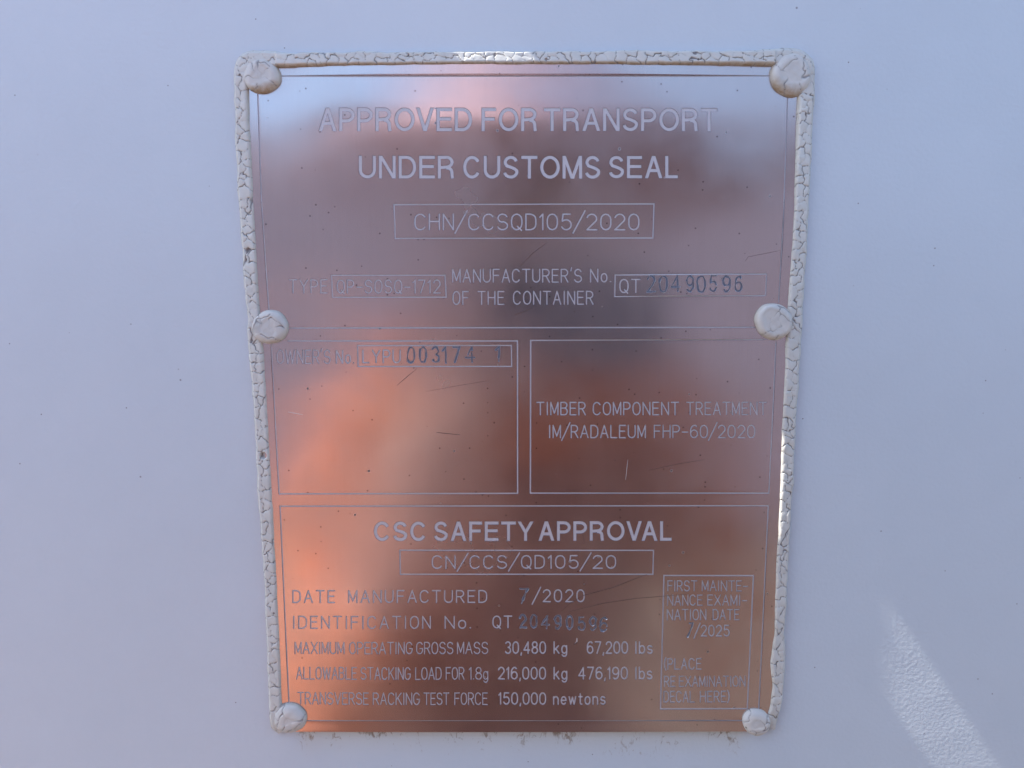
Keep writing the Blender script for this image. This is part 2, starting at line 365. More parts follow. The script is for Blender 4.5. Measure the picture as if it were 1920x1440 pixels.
def text(run, s, x0, x1, yt, yb, sw, heading=False, gap=.17, yt2=None, yb2=None, jitter=0):
    """lay s between x0..x1, cap line yt, base line yb (yt2/yb2 at the right end)"""
    yt2 = yt if yt2 is None else yt2; yb2 = yb if yb2 is None else yb2
    H = yb - yt
    if heading:
        t = sw / H; items = [heading_glyph(c, t) for c in s]; g = .105
        adv = []; x = 0
        for i, (w, st_) in enumerate(items):
            if i:
                pr = s[i - 1] + s[i]; k = {'AV': -.14, 'VA': -.14, 'TA': -.08, 'AT': -.06, 'PA': -.1, 'TY': -.04, 'FE': 0, 'PO': 0, 'OV': -.04, 'RT': .0}.get(pr, 0); x += g + k + t
            adv.append(x); x += w
        total = x; capH = H
        for (w, st_), ax in zip(items, adv):
            for sk in st_:
                P = []; hc = sk[0] == 'H'
                for (px, py) in (sk[1:] if hc else sk):
                    X = x0 + sw / 2 + (ax + px) / total * (x1 - x0 - sw); f = (X - x0) / (x1 - x0)
                    P.append((X, (yb + (yb2 - yb) * f) - sw / 2 - py * H))
                if hc:
                    k = sw * .5 * min(1.12, math.hypot(P[1][0] - P[0][0], P[1][1] - P[0][1]) / abs(P[1][1] - P[0][1]))
                    for m, lv in ((0, 0), (.55, 1)):
                        a, b = P; dx = (b[0] - a[0]) / abs(b[1] - a[1]) * m; sy = math.copysign(m, b[1] - a[1])
                        polys.append(([(a[0] - k + m + dx, a[1] + sy), (a[0] + k - m + dx, a[1] + sy), (b[0] + k - m - dx, b[1] - sy), (b[0] - k + m - dx, b[1] - sy)], run, lv))
                else: stroke(run, P, sw, 'flat', .55)
        return
    adv = []; x = 0; t = sw / H
    for i, c in enumerate(s):
        if i:
            g = gap + t
            if 'I' in (c, s[i - 1]) or 'l' in (c, s[i - 1]): g += .05
            if '/' in (c, s[i - 1]): g -= .1 + t * .3
            x += g
        adv.append(x); x += GL[c][0]
    total = max(x, .001)
    for c, ax in zip(s, adv):
        w, sks = GL[c]; jx, jy = (random.uniform(-1, 1) * jitter, random.uniform(-1, 1) * jitter)
        for sk in sks:
            P = []
            for (px, py) in sk:
                X = x0 + sw / 2 + (ax + px) / total * (x1 - x0 - sw); f = (X - x0) / (x1 - x0)
                h = H - sw; P.append((X + jx, yb + (yb2 - yb) * f - sw / 2 - py * h + jy))
            stroke(run, P, sw)
def char(run, c, x0, x1, yt, yb, sw, slant=0):
    w, sks = GL[c]
    w = max(w, .01)
    ox, oy, sh = random.uniform(-.6, .6), random.uniform(-.8, .8), random.uniform(-1.2, 1.2)
    x0 += ox; x1 += ox; yt += oy; yb += oy; slant = slant + sh
    for sk in sks:
        q = [(x0 + sw / 2 + px / w * (x1 - x0 - sw) + slant * (py - .5), yb - sw / 2 - py * (yb - yt - sw)) for px, py in sk]
        r_ = []
        for a, b in zip(q, q[1:]):
            n = max(1, int(math.dist(a, b) / 5.5))
            for i in range(n): r_.append((a[0] + (b[0] - a[0]) * i / n, a[1] + (b[1] - a[1]) * i / n))
        r_.append(q[-1]); r_ = [(x + random.uniform(-.75, .75), y + random.uniform(-.75, .75)) for x, y in r_]
        for a, b in zip(r_, r_[1:]):
            if random.random() < .03: continue
            stroke(run, [a, b], sw * random.uniform(.6, 1.25), rim=1.0)
        continue
        stroke(run, [(x0 + sw / 2 + px / w * (x1 - x0 - sw) + slant * (py - .5), yb - sw / 2 - py * (yb - yt - sw)) for px, py in sk], sw, rim=.8)
def line(run, a, b, w=2.5): stroke(run, [a, b], w + .2, 'flat', .32)
def frame(run, c, w=2.5):
    """four corner points; strokes run past the corners by half a width"""
    for i in range(4):
        a = np.array(c[i], float); b = np.array(c[(i + 1) % 4], float); d = (b - a) / np.linalg.norm(b - a)
        line(run, a - d * w / 2, b + d * w / 2, w)

r = new_run('engraved_text', 'bold heading APPROVED FOR TRANSPORT')
text(r, 'APPROVED', 599, 886, 204, 248, 6.7, True); text(r, 'FOR', 903, 1007.5, 204, 248, 6.7, True); text(r, 'TRANSPORT', 1019, 1344, 204.3, 247.7, 6.7, True, yt2=205, yb2=247.3)
r = new_run('engraved_text', 'bold heading UNDER CUSTOMS SEAL')
text(r, 'UNDER', 674, 853, 293, 336, 6.6, True); text(r, 'CUSTOMS', 868.5, 1125, 293, 336.3, 6.6, True); text(r, 'SEAL', 1140, 1270, 293, 335.5, 6.6, True)
r = new_run('engraved_frame', 'box round the customs approval number')
frame(r, [(740, 384.5), (1224.8, 383), (1222.8, 446.5), (742.2, 447.5)], 2.7)
r = new_run('engraved_text', 'customs approval number CHN/CCSQD105/2020')
text(r, 'CHN/CCSQD105/2020', 777.5, 1198, 400.5, 432.8, 3.3, gap=.13)
r = new_run('engraved_text', 'word TYPE'); text(r, 'TYPE', 543, 616, 523, 550.3, 2.9)
r = new_run('engraved_frame', 'box round the container type'); frame(r, [(623.2, 516.3), (835, 516), (837.3, 557), (625.3, 557.3)])
r = new_run('engraved_text', 'container type QP-SOSQ-1712'); text(r, 'QP-SOSQ-1712', 632.7, 827.5, 523.5, 550.5, 2.8)
r = new_run('engraved_text', "words MANUFACTURER'S No."); text(r, "MANUFACTURER'S", 848, 1091, 503.7, 530.3, 2.9, gap=.14); text(r, 'No.', 1105, 1145.5, 503.5, 530, 2.9)
r = new_run('engraved_text', 'words OF THE CONTAINER'); text(r, 'OF', 848.5, 880, 545, 572, 2.9); text(r, 'THE', 895.4, 946, 545, 571.8, 2.9); text(r, 'CONTAINER', 961.5, 1112.5, 544.8, 571.5, 2.9, gap=.15)
r = new_run('engraved_frame', "box round the manufacturer's number"); frame(r, [(1152.3, 515.5), (1435, 513.7), (1433.3, 554), (1151.5, 556)])
r = new_run('engraved_text', 'letters QT in the upper number box'); text(r, 'QT', 1159.6, 1199.8, 522.3, 549.8, 3.0)
r = new_run('stamped_number', 'number 20490596 punched in the upper number box', 'stamp', .30)
for c, a, b, t0, b0 in zip('20490596', (430, 543, 650, 783, 880, 995, 1110, 1225), (515, 628, 745, 860, 968, 1075, 1190, 1300), (745, 745, 742, 745, 745, 742, 747, 752), (905, 905, 905, 903, 908, 905, 905, 905)):
    char(r, c, 1120 + a / 4.8, 1120 + b / 4.8, 360 + t0 / 4.8, 360 + b0 / 4.8, 4.1)
r = new_run('engraved_frame', 'fine border line of the upper section')
line(r, (528, 143.6), (1443, 143.0), 2.2); line(r, (484.6, 177), (493, 380), 2.4); line(r, (493, 380), (506, 580), 2.4)
line(r, (1475.8, 183), (1467.7, 380), 2.2); line(r, (1467.9, 380), (1457.8, 567), 2.0); line(r, (543, 614.6), (1414, 613.4), 2.6)
r = new_run('engraved_frame', "large empty box on the left for the owner's number")
line(r, (541, 638.5), (971.5, 638.7), 2.6); line(r, (970.2, 638), (970.4, 922.8), 3.0); line(r, (971.6, 922.6), (525, 923.8), 2.5); line(r, (510.6, 645), (525.8, 923), 2.6)
r = new_run('engraved_frame', 'large box on the right round the timber treatment')
line(r, (993.5, 637.7), (1432, 636.2), 2.6); line(r, (994.8, 637), (994.2, 922.5), 3.0); line(r, (993, 922.2), (1440, 922.6), 2.6); line(r, (1453, 640), (1439, 923), 2.4)
r = new_run('engraved_text', "words OWNER'S No."); text(r, "OWNER'S", 520.4, 622, 654.4, 681.8, 2.6, gap=.13); text(r, 'No.', 631, 666, 655, 681.5, 2.9)
r = new_run('engraved_frame', "box round the owner's number"); frame(r, [(671.7, 647.3), (958.8, 647.2), (959.3, 686.3), (673, 686.3)])
r = new_run('engraved_text', 'letters LYPU'); text(r, 'LYPU', 680.4, 752.7, 654.4, 680.6, 3.0)
r = new_run('stamped_number', "blue-grey number 003174 1 punched in the owner's number box", 'stamp', .30)
for c, a, b in (('0', 763, 779.5), ('0', 786, 802), ('3', 809, 825), ('1s', 829.5, 842.5), ('7', 848, 863.5), ('4', 872, 890.8)): char(r, c, a, b, 648.5, 681, 4.1)
char(r, '1s', 928, 944, 648, 678, 3.8)
r = new_run('engraved_text', 'words TIMBER COMPONENT TREATMENT'); text(r, 'TIMBER', 1005, 1098, 751.7, 777.6, 2.9, gap=.14); text(r, 'COMPONENT', 1110, 1272, 751.7, 777.6, 2.9, gap=.14); text(r, 'TREATMENT', 1284.6, 1435.6, 751.7, 777.4, 2.7, gap=.13)
r = new_run('engraved_text', 'words IM/RADALEUM FHP-60/2020'); text(r, 'IM/RADALEUM', 1028.7, 1210, 794.6, 820.4, 2.9, gap=.13); text(r, 'FHP-60/2020', 1224, 1414, 794.6, 820.4, 2.7, gap=.13)
r = new_run('engraved_frame', 'box of the lower section')
frame(r, [(527.5, 946.8), (1438, 946.0), (1419.5, 1347.2), (545, 1348.3)], 2.4)
r = new_run('engraved_text', 'bold heading CSC SAFETY APPROVAL')
text(r, 'CSC', 702, 801, 975.2, 1012.3, 6.3, True); text(r, 'SAFETY', 814, 1000.4, 975, 1012, 6.3, True); text(r, 'APPROVAL', 1009, 1258, 974.6, 1011.8, 6.3, True)
r = new_run('engraved_frame', 'box round the safety approval number'); frame(r, [(750.8, 1029.2), (1224, 1029.4), (1222.8, 1074), (751.8, 1074)])
r = new_run('engraved_text', 'safety approval number CN/CCS/QD105/20'); text(r, 'CN/CCS/QD105/20', 810, 1154.6, 1037.8, 1064.3, 3.0, gap=.15)
r = new_run('engraved_text', 'words DATE MANUFACTURED'); text(r, 'DATE', 549.8, 630.4, 1103, 1128, 2.9, gap=.22); text(r, 'MANUFACTURED', 654, 914, 1102.8, 1127.7, 2.9, gap=.2)
r = new_run('stamped_number', 'figure 7 punched before /2020', 'stamp', .30); char(r, '7', 972, 991, 1099, 1130, 4.2)
r = new_run('engraved_text', 'year /2020'); text(r, '/2020', 996, 1096, 1101.8, 1126.8, 3.0, gap=.22)
r = new_run('engraved_text', 'words IDENTIFICATION No.'); text(r, 'IDENTIFICATION', 551.5, 809, 1151, 1176, 2.8, gap=.22); text(r, 'No.', 833.8, 884, 1151, 1176, 2.9)
r = new_run('engraved_text', 'letters QT in the lower section'); text(r, 'QT', 923, 961, 1150.6, 1175.2, 3.0)
r = new_run('stamped_number', 'number 20490596 punched in the lower section', 'stamp', .30)
for i, c in enumerate('20490596'):
    a = (640, 735, 835, 950, 1055, 1160, 1262, 1358)[i]; b = (712, 805, 915, 1022, 1128, 1235, 1335, 1438)[i]
    char(r, c, 840 + a / 4.8, 840 + b / 4.8, 1147 + i * .8, 1174.5 + i * .9, 4.0)
r = new_run('engraved_text', 'words MAXIMUM OPERATING GROSS MASS')
for s, a, b in (('MAXIMUM', 554, 648), ('OPERATING', 656, 775), ('GROSS', 781, 851), ('MASS', 857, 916)): text(r, s, a, b, 1199.5, 1223.2, 2.5, gap=.1)
r = new_run('engraved_text', 'masses 30,480 kg and 67,200 lbs')
for s, a, b in (('30,480', 945.8, 1023.8), ('kg', 1037, 1063.5), ('67,200', 1099, 1177), ('lbs', 1189.6, 1223)): text(r, s, a, b, 1198.5, 1222.8, 3.1, gap=.13)
r = new_run('engraved_text', 'words ALLOWABLE STACKING LOAD FOR 1.8g')
for s, a, b in (('ALLOWABLE', 556.7, 671), ('STACKING', 677, 771.5), ('LOAD', 779, 829), ('FOR', 836, 871.7), ('1.8g', 879, 916)): text(r, s, a, b, 1246.5, 1271, 2.5, gap=.1)
r = new_run('engraved_text', 'loads 216,000 kg and 476,190 lbs')
for s, a, b in (('216,000', 933, 1023.8), ('kg', 1037, 1063.5), ('476,190', 1083, 1176.5), ('lbs', 1189.6, 1222.3)): text(r, s, a, b, 1246, 1270.5, 3.1, gap=.13)
r = new_run('engraved_text', 'words TRANSVERSE RACKING TEST FORCE')
for s, a, b in (('TRANSVERSE', 558.8, 693), ('RACKING', 700, 788.5), ('TEST', 794.6, 843.5), ('FORCE', 852, 915)): text(r, s, a, b, 1294, 1318, 2.5, gap=.1)
r = new_run('engraved_text', 'force 150,000 newtons'); text(r, '150,000', 934, 1024, 1293.5, 1317.5, 3.1, gap=.13); text(r, 'newtons', 1036, 1135, 1293.5, 1317.5, 3.1, gap=.16)
r = new_run('engraved_frame', 'tall box for the examination date'); frame(r, [(1243.4, 1076.2), (1410.2, 1076.2), (1399.2, 1325), (1237, 1325)], 2.6)
r = new_run('engraved_text', 'words FIRST MAINTENANCE EXAMINATION DATE')
text(r, 'FIRST', 1249.6, 1306, 1085, 1106.3, 2.4, gap=.12); text(r, 'MAINTE-', 1313.8, 1400.8, 1085, 1106, 2.3, gap=.12)
text(r, 'NANCE', 1249, 1316, 1111.5, 1133, 2.4, gap=.12); text(r, 'EXAMI-', 1324, 1399, 1111.5, 1132.8, 2.4, gap=.12)
text(r, 'NATION', 1248.5, 1323, 1138.5, 1160.3, 2.5, gap=.12); text(r, 'DATE', 1334, 1384.6, 1138.5, 1160, 2.5, gap=.12)
r = new_run('stamped_number', 'figure 7 punched before /2025', 'stamp', .30); char(r, '7', 1281.5, 1299, 1163.5, 1193, 4.2)
r = new_run('engraved_text', 'year /2025'); text(r, '/2025', 1298, 1366.5, 1168, 1190.5, 2.7, gap=.13)
r = new_run('engraved_text', 'words (PLACE RE EXAMINATION DECAL HERE)')
text(r, '(PLACE', 1243, 1314, 1230, 1252.2, 2.6, gap=.12); text(r, 'RE', 1243, 1265, 1263, 1284.5, 2.6, gap=.12); text(r, 'EXAMINATION', 1271, 1396, 1263, 1284.3, 2.4, gap=.1)
text(r, 'DECAL', 1242, 1301, 1291, 1313.4, 2.6, gap=.12); text(r, 'HERE)', 1310, 1366.5, 1291, 1313.2, 2.6, gap=.12)

# ------------------------------------------------------------------ data plate: one sheet, letters let into it
PL = [(460, 116), (1500, 116), (1500, 185), (1494, 385), (1484, 575), (1473, 770), (1466, 930), (1458, 1060), (1455, 1200), (1447, 1300), (1437, 1367.5), (1200, 1368), (800, 1368.3), (525, 1369), (522, 1300), (518, 1180), (506, 950), (495, 770), (482, 580), (471, 385), (461, 180)]
def inside_poly(P, x, y):
    c = np.zeros(len(x), bool); n = len(P)
    for i in range(n):
        x1, y1 = P[i]; x2, y2 = P[(i + 1) % n]
        if y1 == y2: continue
        k = ((y1 > y) != (y2 > y)) & (x < (x2 - x1) * (y - y1) / (y2 - y1) + x1); c ^= k
    return c
def shrink(P, d):
    c = np.mean(P, 0); return [tuple(np.array(p) + (c - p) / np.linalg.norm(c - p) * d) for p in P]
FLIP = True
def build_plate():
    V = []; Fc = []; meta = []
    def addp(pts):
        b = len(V); a = 0
        for i in range(len(pts)):
            x1, y1 = pts[i]; x2, y2 = pts[(i + 1) % len(pts)]; a += x1 * y2 - x2 * y1
        if a < 0: pts = pts[::-1]
        V.extend(Vector((float(p[0]), float(p[1]))) for p in pts); Fc.append(list(range(b, b + len(pts))))
    addp(PL); meta.append((-1, 0))
    for p, run, lv in polys: addp(p); meta.append((run, lv))
    gx, gy = np.meshgrid(np.arange(466, 1500, 9.0), np.arange(122, 1366, 9.0)); gx = gx.ravel(); gy = gy.ravel()
    k = inside_poly(shrink(PL, 3), gx, gy)
    V.extend(Vector((float(a) + .37, float(b) + .21)) for a, b in zip(gx[k], gy[k]))
    v, e, f, ov, oe, of = delaunay_2d_cdt(V, [], Fc, 1, 1e-4)
    v = np.array([(p.x, p.y) for p in v])
    run_of = []; lvl = []; keep = []
    for fi, o in enumerate(of):
        m_ = [meta[i] for i in o if i < len(meta)]
        if not any(a == -1 for a, b in m_): continue
        rr = [x for x in m_ if x[0] >= 0]
        keep.append(fi)
        st = [x for x in rr if runs[x[0]][2] == 'stamp']
        rr = st or rr
        run_of.append(rr[0][0] if rr else -1); lvl.append(max((b for a, b in rr), default=-1) if rr else -1)
    tri = [tuple(f[i][::-1]) for i in keep] if FLIP else [tuple(f[i]) for i in keep]
    dep = np.zeros(len(v)); 
    for t, ru, lv in zip(tri, run_of, lvl):
        if lv == 1:
            for i in t: dep[i] = max(dep[i], runs[ru][3])
    h = relief(v[:, 0], v[:, 1]); e_ = .5
    gx_ = (relief(v[:, 0] + e_, v[:, 1]) - relief(v[:, 0] - e_, v[:, 1])) / (2 * e_)
    gy_ = (relief(v[:, 0], v[:, 1] + e_) - relief(v[:, 0], v[:, 1] - e_)) / (2 * e_)
    X, Z = WN(v[:, 0], v[:, 1])
    Y = -(P_OFF + h - dep) * MM
    pxm = .2                                                   # about .2 mm for one photo pixel
    nrm = np.stack([-gx_ / pxm, -np.ones(len(v)), gy_ / pxm], 1); nrm /= np.linalg.norm(nrm, axis=1)[:, None]
    return v, np.stack([X, Y, Z], 1), nrm, tri, run_of, lvl, dep
pv, P3, PN, tri, run_of, lvl, dep = build_plate()
plate = thing('data_plate', (W(985, 1368)[0], 0, W(985, 1368)[1]), 'stainless steel data plate with etched approval texts, riveted to the white wall', 'data plate')
def submesh(sel, name, mats, midx=None, normals=None, parent=plate):
    ids = sorted({i for k in sel for i in tri[k]}); mp = {a: b for b, a in enumerate(ids)}
    fs = [tuple(mp[i] for i in tri[k]) for k in sel]
    o = mesh_obj(name, P3[ids], fs, mats, parent, mat_idx=midx, smooth=normals is not None, normals=None if normals is None else PN[ids])
    return o
by = {}
for k, (a, b) in enumerate(zip(run_of, lvl)): by.setdefault(a, []).append(k)
# sheet: skirt and back so that it has a thickness
sheet_sel = by[-1]
sheet = submesh(sheet_sel, 'sheet', [M_PLATE], normals=True)
nn = len(PL); ed = []; fe = []
for k, (x, y) in enumerate(PL):
    X, Z = W(x, y); hh = float(relief(x, y))
    ed += [(X, -(P_OFF + hh) * MM, Z), (X, -(P_OFF + hh - 1.0) * MM, Z)]
for k in range(nn): a, b = 2 * k, 2 * ((k + 1) % nn); fe.append((a, b, b + 1, a + 1))
mesh_obj('sheet_edge', ed, fe, m_plate('cut steel edge', .4, (.36, .33, .31), 0, False, False), plate, smooth=False)
for ri, (nm, lab, kd, dp) in enumerate(runs):
    sel = by.get(ri, [])
    if not sel: continue
    mats = [M_ETCH, M_RIM_SHADE] if kd == 'etch' else [M_STAMP, M_STRIM]
    o = submesh(sel, nm, mats, [0 if lvl[k] == 1 else 1 for k in sel]); o['label'] = lab

# ------------------------------------------------------------------ container side
def boxm(x0, x1, y0, y1, z0, z1, V, Fs):
    b = len(V)
    V += [(x0, y0, z0), (x1, y0, z0), (x1, y1, z0), (x0, y1, z0), (x0, y0, z1), (x1, y0, z1), (x1, y1, z1), (x0, y1, z1)]
    Fs += [tuple(b + i for i in q) for q in ((0, 3, 2, 1), (4, 5, 6, 7), (0, 1, 5, 4), (1, 2, 6, 5), (2, 3, 7, 6), (3, 0, 4, 7))]
PAT = (1760, 1400)
def wall_h(px, py):
    """the pressed panel is not quite flat: a shallow swelling low on the right, mm"""
    return 0.0 * px
V = []; Fs = []
boxm(-1.5, 1.5, 0, .12, .15, 2.7, V, Fs)
wall = mesh_obj('container_wall', V, Fs, M_WALL, loc=(0, 0, .15), smooth=False); tag(wall, kind='structure')
# added blocker above the picture: keeps the high sun off but for one gap
zr = W(960, -330)[1]
xa, xb = W(515, -330)[0], W(708, -330)[0]
V = []; Fs = []
boxm(-1.5, xa, -.017, 0, zr, zr + .012, V, Fs); boxm(xb, 1.5, -.017, 0, zr, zr + .012, V, Fs); boxm(xa, xb, -.0050, 0, zr, zr + .012, V, Fs)
sun_blocker = mesh_obj('sun_blocker', V, Fs, M_WALL, wall, smooth=False)

# ------------------------------------------------------------------ sealant bead
OUT = [(520, 1374), (507, 1364), (505, 1335), (501, 1250), (500, 1190), (493.5, 1050), (485, 950), (482, 900), (473.5, 740), (466, 650), (463, 600), (455.6, 500), (448, 390), (441, 250), (439, 165), (439, 130), (443, 112), (453, 100), (470, 94), (500, 95), (530, 99), (620, 98), (900, 97), (1200, 95), (1400, 95), (1445, 93), (1472, 89), (1495, 91), (1512, 99), (1526, 112), (1528, 130), (1527, 165), (1524, 235), (1517, 380), (1509, 510), (1502, 640), (1493, 800), (1486.6, 905), (1478, 1050), (1471, 1190), (1473, 1238), (1470, 1280), (1466, 1320), (1452, 1366)]
INN = [(548, 1356), (540, 1342), (530.5, 1318), (528, 1240), (525.7, 1180), (519.5, 1050), (514, 950), (511, 905), (502.5, 740), (496.5, 648), (490.5, 600), (485, 500), (478.5, 385), (472, 250), (468.5, 178), (468, 160), (470, 140), (476, 132), (488, 130), (505, 130), (533, 129), (620, 125), (900, 123), (1200, 123), (1395, 124), (1440, 124.5), (1462, 126), (1476, 130), (1484, 136), (1491, 146), (1494, 156), (1494, 185), (1491.5, 240), (1486.5, 380), (1479, 510), (1470.6, 640), (1464, 800), (1460.6, 905), (1453, 1050), (1448, 1190), (1441.5, 1238), (1445.5, 1280), (1441, 1320), (1432, 1352)]
def build_bead():
    O = np.array(OUT, float); I = np.array(INN, float); C = (O + I) / 2
    seg = np.r_[0, np.cumsum(np.linalg.norm(np.diff(C, axis=0), axis=1))]
    s = np.arange(0, seg[-1], 1.35); ns = len(s)
    k = np.ones(9) / 9
    def res(A):
        q = np.stack([np.interp(s, seg, A[:, 0]), np.interp(s, seg, A[:, 1])], 1)
        for j in range(2): q[4:-4, j] = np.convolve(q[:, j], k, 'valid')
        return q
    Oo, Ii = res(O), res(I)
    # small wobble of both edges
    def wob(a, per): 
        n = int(seg[-1] / per) + 3; return np.interp(s, np.arange(n) * per, rng.normal(0, a, n))
    d = Ii - Oo; wd = np.linalg.norm(d, axis=1); dn = d / wd[:, None]
    Oo = Oo - dn * (wob(.9, 30) + wob(.5, 9))[:, None]; Ii = Ii + dn * (wob(.5, 60) + wob(.3, 12))[:, None]
    T = np.r_[0, .03, .07, np.linspace(.11, .89, 23), .93, .96, .985, 1.0]; nt = len(T)
    Pq = Oo[:, None, :] + (Ii - Oo)[:, None, :] * T[None, :, None]
    # cracks: a warped random-cell pattern, cell edges open as grooves
    nsd = int(seg[-1] / 20); seeds = []
    tt = 0.0
    while tt < seg[-1]:
        row = random.choice((1, 2, 2, 2, 3)); 
        for j in range(row):
            f = (j + .5) / row + random.uniform(-.13, .13); a = min(ns - 1, int((tt + random.uniform(-6, 6)) / 1.35)); a = max(0, a)
            seeds.append(Oo[a] + (Ii[a] - Oo[a]) * f)
        tt += random.uniform(13, 24)
    seeds = np.array(seeds); Q = Pq.reshape(-1, 2)
    wx = 2.2 * np.sin(Q[:, 1] / 5.3 + 1.7 * np.sin(Q[:, 0] / 7.1)) + 1.2 * np.sin(Q[:, 1] / 2.3 + Q[:, 0] / 3.1)
    wy = 2.2 * np.sin(Q[:, 0] / 6.1 + 1.5 * np.sin(Q[:, 1] / 6.7)) + 1.2 * np.sin(Q[:, 0] / 2.6 - Q[:, 1] / 2.9)
    QQ = Q + np.stack([wx, wy], 1); f1 = np.full(len(Q), 1e9); f2 = f1.copy(); id1 = np.zeros(len(Q), int); id2 = id1.copy()
    for i, sd in enumerate(seeds):
        m = np.where((abs(Q[:, 0] - sd[0]) < 60) & (abs(Q[:, 1] - sd[1]) < 60))[0]
        dd = np.hypot(*(QQ[m] - sd).T); c1 = dd < f1[m]; c2 = (~c1) & (dd < f2[m])
        a = m[c1]; f2[a] = f1[a]; id2[a] = id1[a]; f1[a] = dd[c1]; id1[a] = i
        b = m[c2]; f2[b] = dd[c2]; id2[b] = i
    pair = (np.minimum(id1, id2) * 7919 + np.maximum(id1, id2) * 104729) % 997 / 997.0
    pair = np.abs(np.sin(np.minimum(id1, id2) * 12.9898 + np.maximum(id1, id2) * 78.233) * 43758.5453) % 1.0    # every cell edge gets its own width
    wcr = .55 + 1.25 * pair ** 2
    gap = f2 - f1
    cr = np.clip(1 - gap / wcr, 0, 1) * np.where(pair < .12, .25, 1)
    tE = np.tile(T, ns)
    # cross section: low flat skirt outside, rounded shoulder, steep lip on the plate
    up = np.clip(tE / .22, 0, 1); up = up * up * (3 - 2 * up); dn_ = np.clip((1 - tE) / .20, 0, 1); dn_ = np.sqrt(np.clip(1 - (1 - dn_) ** 2, 0, 1))
    hh = .05 + 2.15 * up * (.82 + .25 * np.clip(tE, 0, 1)) 
    lip = P_OFF + relief(Q[:, 0], Q[:, 1]) - .15
    hh = np.where(tE > .5, np.maximum(hh * dn_, 0) + lip * (1 - dn_), hh * 1.0)
    top_run = ((Q[:, 1] < 135) & (Q[:, 0] > 520) & (Q[:, 0] < 1450))
    hh = hh + np.where(top_run, .5 * up * dn_, 0)
    dome = np.clip(gap / 14, 0, 1); dome = .15 * np.sqrt(dome) * up * dn_
    lum = .07 * np.sin(Q[:, 0] / 11 + Q[:, 1] / 13) + .05 * np.sin(Q[:, 0] / 4.3 - Q[:, 1] / 5.1)
    cellh = (np.sin(id1 * 12.9898) * 43758.5453 % 1.0 - .5) * .13
    hh = hh + (dome + lum + cellh * np.clip(gap / 5, 0, 1)) * up * np.clip(dn_, 0, 1) - cr * .5 * np.clip(up * 1.3, 0, 1) * np.clip(dn_ * 1.4, .25, 1)
    # a chip broken out of the left run
    chip = np.clip(1 - np.hypot(Q[:, 0] - 497, Q[:, 1] - 852) / 7, 0, 1); hh = hh - 1.3 * np.clip(chip * 3, 0, 1)
    X, Z = WN(Q[:, 0], Q[:, 1]); V3 = np.stack([X, -hh * MM, Z], 1)
    # grid normals
    G = V3.reshape(ns, nt, 3); ds = np.gradient(G, axis=0); dt = np.gradient(G, axis=1); nr = np.cross(ds, dt); nr /= np.linalg.norm(nr, axis=2)[..., None] + 1e-12
    if nr[..., 1].mean() > 0: nr = -nr
    nr = nr.reshape(-1, 3)
    stain = np.clip((tE - .86) / .12, 0, 1) * np.where(top_run, 1.0, .25)
    stain = np.maximum(stain, .5 * np.clip(1 - np.hypot(Q[:, 0] - 1432, Q[:, 1] - 1352) / 40, 0, 1))
    stain = np.maximum(stain, .45 * np.clip(1 - np.hypot(Q[:, 0] - 520, Q[:, 1] - 1362) / 28, 0, 1))
    crack_and_stain = np.stack([np.clip(cr * 1.15, 0, 1) * np.where(top_run & (abs(Q[:, 0] - 930) < 100), .75, 1), stain, 0 * stain, 0 * stain + 1], 1)
    bead = thing('sealant_bead', (W(985, 1368)[0], 0, W(985, 1368)[1]), 'cracked off-white sealant bead round the left, top and right edges of the plate', 'sealant')
    idx = np.arange(ns * nt).reshape(ns, nt); quads = np.stack([idx[:-1, :-1], idx[1:, :-1], idx[1:, 1:], idx[:-1, 1:]], -1).reshape(-1, 4)
    qid = id1[quads[:, 0]]
    cells, cnt = np.unique(qid, return_counts=True)
    print('bead cells', len(cells), 'verts', len(Q))
    big = set(cells[np.argsort(-cnt)][:290].tolist())
    qk = np.array([c if c in big else -1 for c in qid])
    for c in sorted(set(qk.tolist())):
        q = quads[qk == c]; ids = np.unique(q); mp = np.zeros(len(Q), int); mp[ids] = np.arange(len(ids))
        fq = mp[q]
        fq = fq[:, ::-1] if np.cross(V3[q[0][1]] - V3[q[0][0]], V3[q[0][3]] - V3[q[0][0]])[1] > 0 else fq
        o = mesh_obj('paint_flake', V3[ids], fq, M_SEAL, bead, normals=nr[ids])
        ca = o.data.color_attributes.new('crack_and_stain', 'FLOAT_COLOR', 'POINT'); ca.data.foreach_set('color', crack_and_stain[ids].ravel())
        if c == -1: o.name = 'paint_crumbs'; o['kind'] = 'stuff'
    return bead
bead = build_bead()

